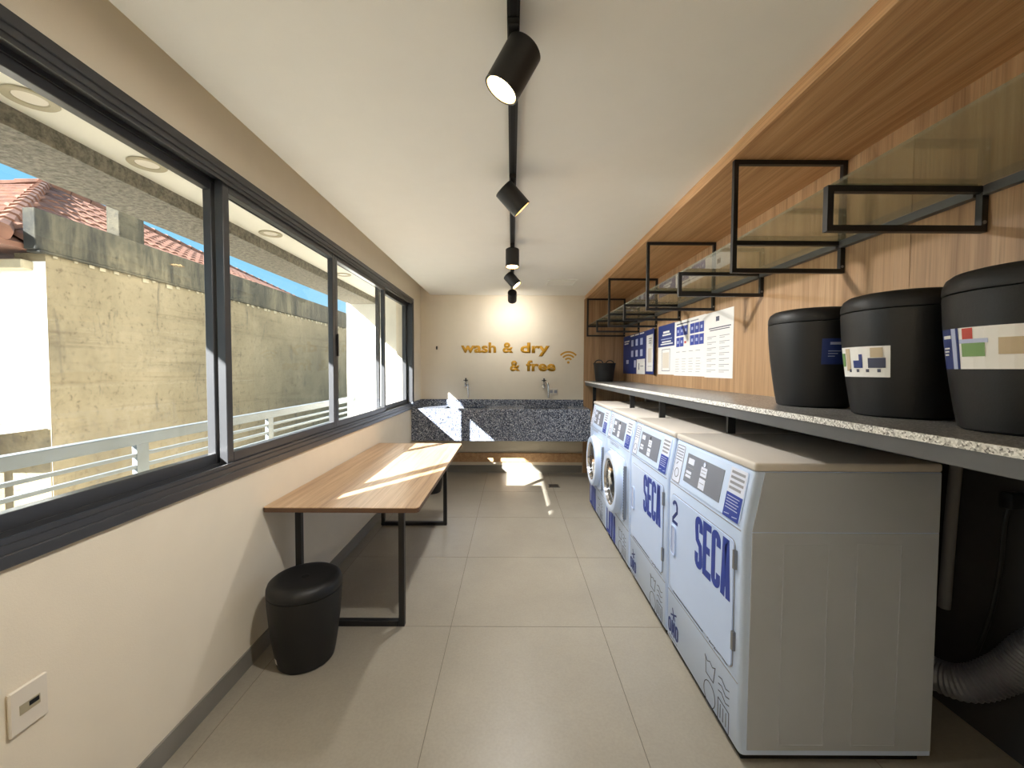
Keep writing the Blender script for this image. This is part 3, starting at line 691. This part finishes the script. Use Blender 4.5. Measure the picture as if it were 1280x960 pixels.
# ------------------------------------------------------------------ tapered bins and stools (one design)
BODY = [(0, 0.0), (0.122, 0.0), (0.130, 0.006), (0.137, 0.04), (0.149, 0.12), (0.159, 0.20), (0.166, 0.28), (0.1695, 0.345), (0.1690, 0.350), (0.150, 0.351), (0, 0.351)]
LID = [(0, 0.3515), (0.150, 0.3515), (0.1690, 0.3535), (0.1705, 0.358), (0.1695, 0.376), (0.163, 0.394), (0.150, 0.405), (0.135, 0.409), (0.11, 0.4085), (0.06, 0.4045), (0, 0.4035)]
def rad(z):
    for (r0, z0), (r1, z1) in zip(BODY[1:], BODY[2:]):
        if z0 <= z <= z1: return r0+(r1-r0)*(z-z0)/max(1e-6, z1-z0)
    return 0.165
def bin_(name, x, y, z, label, cat, group):
    t = thing(name, (x, y, z), label, cat, group)
    bm = B(); lathe(bm, BODY, (x, y, z), 56); finish('body', bm, 'black_plastic', t, smooth=True)
    bm = B(); lathe(bm, LID, (x, y, z), 56); l = finish('lid', bm, 'black_plastic', t, smooth=True)
    bm = B(); lathe(bm, [(0, 0.4036), (0.016, 0.4036), (0.017, 0.4048), (0, 0.4048)], (x, y, z), 16); finish('finger_hole', bm, 'dark', l)
    return t
def patch(name, t, x, y, z, a0, a1, z0, z1, mat, off, parent=None, k=12):
    bm = B(); rows = []
    for zz in (z0, z1):
        for o_ in (0.0003+off-0.0003, off+0.0008):
            rr = rad(zz)+o_
            rows.append([bm.verts.new((x+rr*math.cos(R(a0+(a1-a0)*i/k)), y+rr*math.sin(R(a0+(a1-a0)*i/k)), z+zz)) for i in range(k+1)])
    for i in range(k):
        for a, b_ in ((1, 3), (3, 2), (2, 0), (0, 1)):
            bm.faces.new((rows[a][i], rows[a][i+1], rows[b_][i+1], rows[b_][i]))
    for i in (0, k): bm.faces.new((rows[0][i], rows[1][i], rows[3][i], rows[2][i]))
    return finish(name, bm, mat, parent or t)
ZG = 1.278
def label_b(t, x, y, a0, a1, z0, z1, style):
    f = lambda s_: a0+(a1-a0)*s_
    base = patch('label', t, x, y, ZG, a0, a1, z0, z1, 'navy' if style == 1 else 'paper', 0.0008)
    def sub(nm, s0, s1, v0, v1, mat, o_=0.0018): patch(nm, t, x, y, ZG, f(s0), f(s1), z0+(z1-z0)*v0, z0+(z1-z0)*v1, mat, o_, base, 6)
    if style == 1:
        sub('label_marks', 0.25, 0.75, 0.76, 0.86, 'paleblue')
        for i in range(3): sub('label_marks', 0.2, 0.62-0.1*i, 0.50-0.10*i, 0.53-0.10*i, 'paleblue')
    if style == 2:
        sub('picture_basket', 0.02, 0.16, 0.35, 0.8, 'green'); sub('picture_strip', 0.20, 0.32, 0.2, 0.95, 'sand')
        sub('picture_bucket', 0.40, 0.58, 0.30, 0.55, 'navy'); sub('picture_bucket', 0.52, 0.58, 0.55, 0.75, 'navy')
        sub('picture_pot', 0.68, 0.94, 0.30, 0.62, 'ink'); sub('picture_leaf', 0.72, 0.90, 0.64, 0.95, 'sand')
        for i in range(4): sub('label_dot', 0.28+0.18*i, 0.33+0.18*i, 0.16, 0.26, 'ink')
    if style == 3:
        sub('label_band', 0.0, 0.22, 0.0, 1.0, 'navy'); sub('label_band', 0.155, 0.20, 0.0, 1.0, 'paleblue', 0.0028)
        sub('label_marks', 0.04, 0.145, 0.76, 0.84, 'paper', 0.0028)
        for i in range(3): sub('label_marks', 0.04, 0.12-0.01*i, 0.50-0.08*i, 0.54-0.08*i, 'paper', 0.0028)
        sub('picture_fruit', 0.26, 0.34, 0.72, 0.98, 'red'); sub('picture_basket', 0.25, 0.42, 0.30, 0.62, 'green'); sub('picture_top', 0.23, 0.44, 0.62, 0.72, 'paleblue')
        sub('picture_basket', 0.50, 0.70, 0.34, 0.72, 'sand'); sub('label_dot', 0.66, 0.73, 0.18, 0.34, 'navy')
        sub('picture_bucket', 0.82, 0.95, 0.30, 0.52, 'navy'); sub('picture_bucket', 0.80, 0.83, 0.4, 0.8, 'navy')
GB = 'black lidded bins on the granite shelf'
t = bin_('storage_bin', 1.305, 1.77, ZG, 'black lidded bin with a dark blue label, farthest of the three on the shelf', 'bin', GB); label_b(t, 1.305, 1.77, -117, -80, 0.178, 0.280, 1)
t = bin_('storage_bin', 1.325, 1.385, ZG, 'black lidded bin with a small white picture label, middle of the three', 'bin', GB); label_b(t, 1.325, 1.385, 150, 216, 0.132, 0.233, 2)
t = bin_('storage_bin', 1.300, 1.01, ZG, 'black lidded bin with a wide white and blue picture label, nearest of the three', 'bin', GB); label_b(t, 1.300, 1.01, 144, 250, 0.158, 0.262, 3)
t = bin_('stool', -1.016, 1.98, 0.0, 'black tapered plastic stool in front of the near table leg', 'stool', 'black tapered plastic stools')
patch('sticker', t, -1.016, 1.98, 0.0, -134, -126, 0.035, 0.062, 'paper', 0.0008, None, 4)
bin_('stool', -0.955, 4.72, 0.0, 'black tapered plastic stool beyond the far end of the table', 'stool', 'black tapered plastic stools')

# ------------------------------------------------------------------ tubs with handles at the far end of the shelf
def tub(x, y, r, h, rot, label):
    t = thing('flexible_tub', (x, y, ZG), label, 'tub')
    bm = B(); lathe(bm, [(0, 0), (r*0.78, 0), (r*0.80, 0.01), (r*0.9, h*0.5), (r, h-0.01), (r*1.05, h), (r*1.05, h+0.004), (r*0.97, h), (r*0.76, 0.012), (0, 0.012)], (x, y, ZG), 32); finish('body', bm, 'black_plastic', t, smooth=True)
    for s_ in (-1, 1):
        c0 = Vector((math.cos(rot), math.sin(rot), 0))*s_*r*1.02; sd = Vector((-math.sin(rot), math.cos(rot), 0))
        pts = [Vector((x, y, ZG))+c0+sd*(r*0.42*math.cos(R(a)))+Vector((0, 0, h-0.004+0.045*math.sin(R(a)))) for a in range(0, 181, 15)]
        bm = B(); tube(bm, pts, 0.007, 8); finish('handle', bm, 'black', t, smooth=True)
tub(1.205, 5.32, 0.140, 0.235, R(48), 'black round tub with two loop handles at the far end of the shelf')

# ------------------------------------------------------------------ posters on the wood wall
def poster(y_far, y_near, z0, z1, mat, label, fill, bend=0.0):
    t = thing('poster', (XR-0.002, (y_far+y_near)/2, z0), label, 'poster', 'printed notices on the wood wall')
    Wd = y_far-y_near; Hh = z1-z0
    def F(u, v, w_):
        s_ = u; off = bend*(s_**2)
        return (XR-0.0015-off-w_, y_far-u*Wd, z0+v*Hh)
    def rr(nm, u0, u1, v0, v1, mt, parent, d0, d1, k=6):
        bm = B()
        for i in range(k):
            a, b_ = u0+(u1-u0)*i/k, u0+(u1-u0)*(i+1)/k
            prism(bm, [(a, v0), (b_, v0), (b_, v1), (a, v1)], F, d0, d1)
        return finish(nm, bm, mt, parent)
    sh = rr('sheet', 0, 1, 0, 1, mat, t, 0, 0.0012, 8 if bend else 1)
    def sub(nm, u0, u1, v0, v1, mt, lv=1): rr(nm, u0, u1, v0, v1, mt, sh, 0.0012, 0.0012+0.0007*lv, 1 if not bend else 6)
    fill(sub)
def f1(sub):
    for r_ in range(2):
        for c_ in range(3): sub('picture_cell', 0.40+0.20*c_, 0.50+0.20*c_, 0.70-0.27*r_, 0.86-0.27*r_, 'paleblue')
    for c_ in range(3): sub('heading_cell', 0.36+0.21*c_, 0.53+0.21*c_, 0.955, 0.985, 'paper')
    sub('heading', 0.06, 0.30, 0.84, 0.87, 'paper'); sub('heading', 0.06, 0.26, 0.78, 0.81, 'paper')
    sub('picture_cell', 0.16, 0.28, 0.26, 0.36, 'paleblue'); sub('picture_cell', 0.54, 0.62, 0.16, 0.34, 'paleblue'); sub('white_field', 0.66, 1.0, 0.0, 0.36, 'paper')
    sub('text_line', 0.74, 0.78, 0.10, 0.26, 'inkgrey', 2); sub('text_line', 0.82, 0.94, 0.18, 0.20, 'inkgrey', 2)
def f2(sub):
    sub('white_field', 0.10, 0.86, 0.06, 0.88, 'paper')
    for i in range(3): sub('text_line', 0.32, 0.66-0.06*i, 0.79-0.05*i, 0.805-0.05*i, 'ink', 2)
    sub('plain_square', 0.28, 0.68, 0.26, 0.58, 'plate', 2); sub('text_line', 0.25, 0.70, 0.17, 0.18, 'inkgrey', 2)
def f3(sub):
    sub('blue_field', 0.0, 1.0, 0.56, 1.0, 'navy'); sub('heading', 0.32, 0.70, 0.83, 0.87, 'paper', 2); sub('heading', 0.27, 0.78, 0.78, 0.81, 'paper', 2)
    sub('heading', 0.18, 0.85, 0.705, 0.72, 'paleblue', 2); sub('heading', 0.25, 0.8, 0.645, 0.67, 'paper', 2); sub('heading', 0.16, 0.9, 0.60, 0.625, 'paper', 2)
    for (a, b_, c_, d_) in ((0.25, 0.75, 0.07, 0.08), (0.25, 0.75, 0.50, 0.51), (0.25, 0.262, 0.07, 0.51), (0.738, 0.75, 0.07, 0.51)): sub('border', a, b_, c_, d_, 'ink')
    sub('plain_square', 0.31, 0.69, 0.13, 0.44, 'plate')
def f4(sub):
    sub('heading', 0.08, 0.52, 0.935, 0.955, 'ink'); sub('heading', 0.55, 0.80, 0.935, 0.955, 'inkgrey')
    for r_ in range(2):
        for c_ in range(3):
            if not (r_ == 1 and c_ == 2): sub('blue_cell', 0.07+0.135*c_, 0.195+0.135*c_, 0.73-0.20*r_, 0.90-0.20*r_, 'blue')
            sub('blue_cell', 0.55+0.14*c_, 0.68+0.14*c_, 0.73-0.20*r_, 0.90-0.20*r_, 'blue')
    for r_ in range(2):
        for c_ in range(3):
            if not (r_ == 1 and c_ == 2): sub('cell_mark', 0.11+0.135*c_, 0.155+0.135*c_, 0.79-0.20*r_, 0.84-0.20*r_, 'paleblue', 2)
            sub('cell_mark', 0.59+0.14*c_, 0.64+0.14*c_, 0.79-0.20*r_, 0.84-0.20*r_, 'paleblue', 2)
    sub('cell_mark', 0.36, 0.42, 0.58, 0.62, 'red')
    for i in range(4): sub('text_line', 0.07+0.22*i, 0.20+0.22*i, 0.43, 0.44, 'inkgrey')
    for i in range(4):
        for j in range(6): sub('text_line', 0.05+0.23*i, 0.19+0.23*i-0.02*(j % 2), 0.30-0.045*j, 0.307-0.045*j, 'inkgrey')
def f5(sub):
    sub('logo_mark', 0.40, 0.52, 0.85, 0.92, 'ink'); sub('text_line', 0.14, 0.92, 0.745, 0.760, 'ink'); sub('text_line', 0.18, 0.88, 0.715, 0.728, 'ink')
    for i in range(2):
        for j in range(7):
            sub('text_line', 0.08+0.46*i, 0.42+0.46*i, 0.62-0.085*j, 0.629-0.085*j, 'inkgrey'); sub('text_line', 0.08+0.46*i, 0.26+0.46*i, 0.595-0.085*j, 0.603-0.085*j, 'inkgrey')
poster(5.600, 4.690, 1.382, 1.877, 'navy', 'dark blue picture notice, farthest on the wood wall', f1)
poster(4.680, 4.300, 1.385, 1.877, 'navy', 'narrow white notice with a blue border, curling off the wall', f2, 0.035)
poster(4.270, 3.845, 1.387, 1.880, 'paper', 'white notice with a blue upper half and an empty framed square', f3)
poster(3.845, 3.236, 1.380, 1.876, 'paper', 'white notice with blocks of blue squares', f4)
poster(3.235, 2.825, 1.374, 1.872, 'paper', 'white notice with two columns of fine text, nearest of all', f5)

# ------------------------------------------------------------------ table
t = thing('folding_table', (-0.86, 2.92, 0), 'long oak topped table on black steel loop legs under the window', 'table')
bm = B(); tx0, tx1, ty0, ty1, tz = -1.250, -0.468, 2.03, 3.83, 0.731
pts = []; rr_ = 0.026
for (cx, cy, a0) in ((tx1-rr_, ty1-rr_, 0), (tx0+0.01, ty1-0.01, 90), (tx0+0.01, ty0+0.01, 180), (tx1-rr_, ty0+rr_, 270)):
    r0 = rr_ if cx > -0.9 else 0.01
    pts += arc(cx, cy, r0, a0, a0+90, 6)
prism(bm, pts, lambda u, v, w_: (u, v, w_), tz-0.004, tz); top = finish('table_top', bm, 'wood_table', t)
bm = B(); prism(bm, pts, lambda u, v, w_: (u, v, w_), tz-0.026, tz-0.0042); finish('edge_band', bm, 'wood_edge', t)
for y in (2.215, 3.685):
    bm = B(); a, b_ = -1.190, -0.590; s_ = 0.032
    box(bm, a, a+s_, y, y+s_, 0, tz-0.0265, 0.002); box(bm, b_-s_, b_, y, y+s_, 0, tz-0.0265, 0.002); box(bm, a+s_, b_-s_, y, y+s_, 0, s_, 0.002)
    box(bm, a+s_, b_-s_, y, y+s_, tz-0.0265-s_, tz-0.0265, 0.002)
    finish('leg_loop', bm, 'black', t)

# ------------------------------------------------------------------ sink counter at the back
t = thing('sink_counter', (-0.13, 5.36, 0.53), 'dark speckled granite sink counter with deep apron along the back wall', 'sink counter')
cx0, cx1, cy0, cy1, cz = XL+0.0005, XS-0.014, 5.08, D-0.0005, 0.935
boxo('apron', cx0, cx1, cy0, cy0+0.03, 0.532, cz, 'granite_dark', t, 0.002)
# worktop in strips round the two basins
bas = [(-0.86, -0.30), (0.16, 0.72)]
bm = B(); xs3 = [cx0, bas[0][0], bas[0][1], bas[1][0], bas[1][1], cx1]
for i in (0, 2, 4): box(bm, xs3[i], xs3[i+1], cy0+0.03, cy1, cz-0.03, cz)
for (a, b_) in bas: box(bm, a, b_, cy0+0.03, 5.13, cz-0.03, cz); box(bm, a, b_, 5.50, cy1, cz-0.03, cz)
finish('worktop', bm, 'granite_dark', t)
for (a, b_) in bas:
    bm = B()
    box(bm, a-0.01, a, 5.12, 5.51, 0.62, cz-0.0305); box(bm, b_, b_+0.01, 5.12, 5.51, 0.62, cz-0.0305); box(bm, a, b_, 5.12, 5.13, 0.62, cz-0.0305); box(bm, a, b_, 5.50, 5.51, 0.62, cz-0.0305); box(bm, a-0.01, b_+0.01, 5.12, 5.51, 0.61, 0.62)
    finish('basin', bm, 'steel', t)
boxo('backsplash', cx0+0.02, cx1, cy1-0.02, cy1, cz+0.0003, 1.016, 'granite_dark', t)
boxo('side_splash', cx0, cx0+0.02, cy0+0.005, cy1, cz+0.0003, 1.016, 'granite_dark', t)
def tap(x, label):
    t = thing('wall_tap', (x, D, 1.02), label, 'tap', 'chrome gooseneck taps at the sink counter')
    z = 1.245
    bm = B(); lathe(bm, [(0, 0), (0.028, 0), (0.026, 0.012), (0, 0.014)], (x, D-0.0005, 1.20), 20, axis=Matrix.Rotation(PI/2, 4, 'X')); finish('wall_rose', bm, 'chrome', t, smooth=True)
    bm = B(); tube(bm, smoothpath([(x, D-0.01, 1.20), (x, D-0.06, 1.20), (x, D-0.07, 1.22), (x, D-0.09, 1.25), (x+0.02, D-0.14, 1.255), (x+0.045, D-0.19, 1.235), (x+0.05, D-0.20, 1.05)], 6), 0.011, 12); finish('spout', bm, 'chrome', t, smooth=True)
    bm = B(); tube(bm, [(x, D-0.05, 1.20), (x, D-0.05, 1.31)], 0.009, 10); tube(bm, [(x-0.03, D-0.05, 1.28), (x+0.03, D-0.05, 1.28)], 0.006, 8); finish('lever', bm, 'black', t, smooth=True)
tap(-0.63, 'chrome gooseneck tap on the back wall, nearer the window')
tap(0.44, 'chrome gooseneck tap on the back wall, nearer the wood wall')
t = thing('wall_outlet', (0.575, D, 1.10), 'white double outlet plate on the back wall beside the tap', 'outlet')
boxo('plate', 0.515, 0.635, D-0.010, D-0.0003, 1.085, 1.170, 'plate', t, 0.003); 
for x in (0.545, 0.605): boxo('socket', x-0.02, x+0.02, D-0.012, D-0.0101, 1.108, 1.148, 'inkgrey', t)
t = thing('wall_hook', (-1.035, D, 1.70), 'small dark hook on the back wall left of the lettering', 'hook')
boxo('back_plate', -1.045, -1.025, D-0.006, D-0.0003, 1.70, 1.745, 'black', t); boxo('peg', -1.042, -1.028, D-0.03, D-0.0062, 1.715, 1.728, 'black', t)

# ------------------------------------------------------------------ lettering on the back wall
BW = lambda u, v, w_: (u, D-0.0006-w_, v)
t = thing('wall_lettering', (-0.05, D, 1.40), 'mustard yellow wash and dry and free lettering on the back wall', 'lettering')
def ltr(s, x0, x1, z0, z1): finish('lettering', text_bm(s, BW, x0, x1, z0, z1, 0.004, 0.034), 'yellow', t)
ltr('wash', -0.703, -0.218, 1.655, 1.800); ltr('&', -0.130, 0.02, 1.655, 1.800); ltr('dry', 0.115, 0.520, 1.612, 1.800)
ltr('&', -0.028, 0.112, 1.405, 1.552); ltr('free', 0.195, 0.602, 1.405, 1.556)
t = thing('wifi_symbol', (0.775, D, 1.5), 'mustard yellow wireless symbol on the back wall', 'symbol')
for r_ in (0.055, 0.100, 0.145):
    bm = B(); ribbon(bm, arc(0.777, 1.530, r_, 42, 138, 16), 0.022, BW, 0, 0.004); finish('arc', bm, 'yellow', t)
bm = B(); prism(bm, arc(0.777, 1.530, 0.017, 0, 360, 16)[:-1], BW, 0, 0.004); finish('dot', bm, 'yellow', t)

# ------------------------------------------------------------------ track and spotlights
t = thing('light_track', (0, 2.4, ZC), 'black ceiling track carrying the spotlights', 'light track')
bm = B(); box(bm, -0.018, 0.018, YF+0.3, 5.16, ZC-0.026, ZC-0.0003); finish('track_body', bm, 'track_black', t)
boxo('track_slot', -0.009, 0.009, YF+0.31, 5.15, ZC-0.0265, ZC-0.0258, 'dark', t)
def spot(y, d, label, power=1.0, vis=True):
    z = ZC-0.0265; t = thing('track_spotlight', (0, y, z), label, 'spotlight', 'black cylinder spotlights on the ceiling track')
    d = Vector(d).normalized(); c = Vector((0, y, z-0.105)); rb, ln = 0.054, 0.142
    boxo('adaptor', -0.016, 0.016, y-0.055, y+0.055, z-0.022, z-0.0003, 'track_black', t, 0.002)
    bm = B(); tube(bm, [(0, y, z-0.022), (0, y, z-0.045), c], 0.008, 10); finish('arm', bm, 'track_black', t, smooth=True)
    ax = aim(d)
    bm = B(); lathe(bm, [(0, -ln*0.5), (rb-0.004, -ln*0.5), (rb, -ln*0.5+0.004), (rb, ln*0.5), (rb-0.004, ln*0.5), (rb-0.005, ln*0.5-0.016), (0, ln*0.5-0.017)], c, 40, axis=ax); h_ = finish('lamp_head', bm, 'black', t, smooth=True)
    bm = B(); lathe(bm, [(0, ln*0.5-0.0165), (rb-0.008, ln*0.5-0.0165), (rb-0.008, ln*0.5-0.013), (0, ln*0.5-0.011)], c, 32, axis=ax); finish('lens', bm, 'lens', h_, smooth=True)
    bm = B(); lathe(bm, [(rb-0.0085, ln*0.5-0.016), (rb-0.0055, ln*0.5-0.016), (rb-0.0045, ln*0.5-0.001), (rb-0.0062, ln*0.5-0.001)], c, 32, axis=ax); finish('rim', bm, 'reflector', h_, smooth=True)
    li = bpy.data.lights.new('spot_lamp', 'SPOT'); li.energy = SPOT_W*power; li.color = (1.0, 0.98, 0.94); li.spot_size = R(150 if abs(d.x) < 0.5 else 128); li.spot_blend = 1.0; li.shadow_soft_size = 0.04
    lo = bpy.data.objects.new('spot_lamp', li); COL.objects.link(lo); lo.parent = t
    lo.matrix_parent_inverse = Matrix.Identity(4)
    q_ = d.to_track_quat('-Z', 'Y'); lo.rotation_euler = q_.to_euler(); lo.location = (c+d*(ln*0.5+0.004))-Vector((0, y, z))
spot(1.235, (-0.46, 0.0, -0.80), 'black track spotlight with a glowing lens aimed down left, nearest')
spot(2.15, (0.66, 0.18, -0.66), 'black track spotlight aimed down to the right, second from the camera', 1.25)
spot(3.28, (0.0, -0.06, -1.0), 'black track spotlight pointing straight down, third from the camera', 1.3)
spot(4.08, (0.60, -0.10, -0.70), 'black track spotlight aimed down to the right, fourth from the camera', 1.5)
spot(4.98, (0.0, 0.85, -0.50), 'black track spotlight aimed at the back wall, farthest', 0.28)

spot(0.10, (-0.10, -0.80, -0.60), 'added black track spotlight out of view, aimed at the wall behind the camera', 1.4)  # extra lamp added so bounced light brightens the nearest dryer's side

# ------------------------------------------------------------------ small fittings
t = thing('ceiling_vent', (0.57, 4.78, ZC), 'white slim air outlet in the ceiling near the back wall', 'vent')
bm = B(); a, b_, c_, d_ = 0.40, 0.74, 4.62, 4.92
for (x0, x1, y0, y1) in ((a, b_, c_, c_+0.02), (a, b_, d_-0.02, d_), (a, a+0.02, c_+0.02, d_-0.02), (b_-0.02, b_, c_+0.02, d_-0.02)): box(bm, x0, x1, y0, y1, ZC-0.012, ZC-0.0003, 0.002)
finish('frame', bm, 'ceiling', t)
for i in range(6): boxo('slat', a+0.02, b_-0.02, c_+0.035+i*0.042, c_+0.047+i*0.042, ZC-0.008, ZC-0.003, 'ceiling', t)
t = thing('data_outlet', (XL, 1.027, 0.50), 'white square outlet plate with a slot low on the left wall', 'outlet')
boxo('plate', XL+0.0003, XL+0.010, 0.985, 1.070, 0.500, 0.615, 'plate', t, 0.003)
boxo('slot', XL+0.0101, XL+0.0112, 1.005, 1.050, 0.545, 0.570, 'lampring', t); boxo('slot_hole', XL+0.0112, XL+0.0118, 1.025, 1.047, 0.555, 0.567, 'dark', t)
t = thing('floor_drain', (0.52, 4.97, 0), 'small square grated floor drain near the sunlit patch', 'drain')
boxo('drain_frame', 0.45, 0.59, 4.90, 5.04, 0.0002, 0.004, 'steel', t)
for i in range(5): boxo('grate_slot', 0.465, 0.575, 4.918+i*0.024, 4.926+i*0.024, 0.0041, 0.0048, 'dark', t)
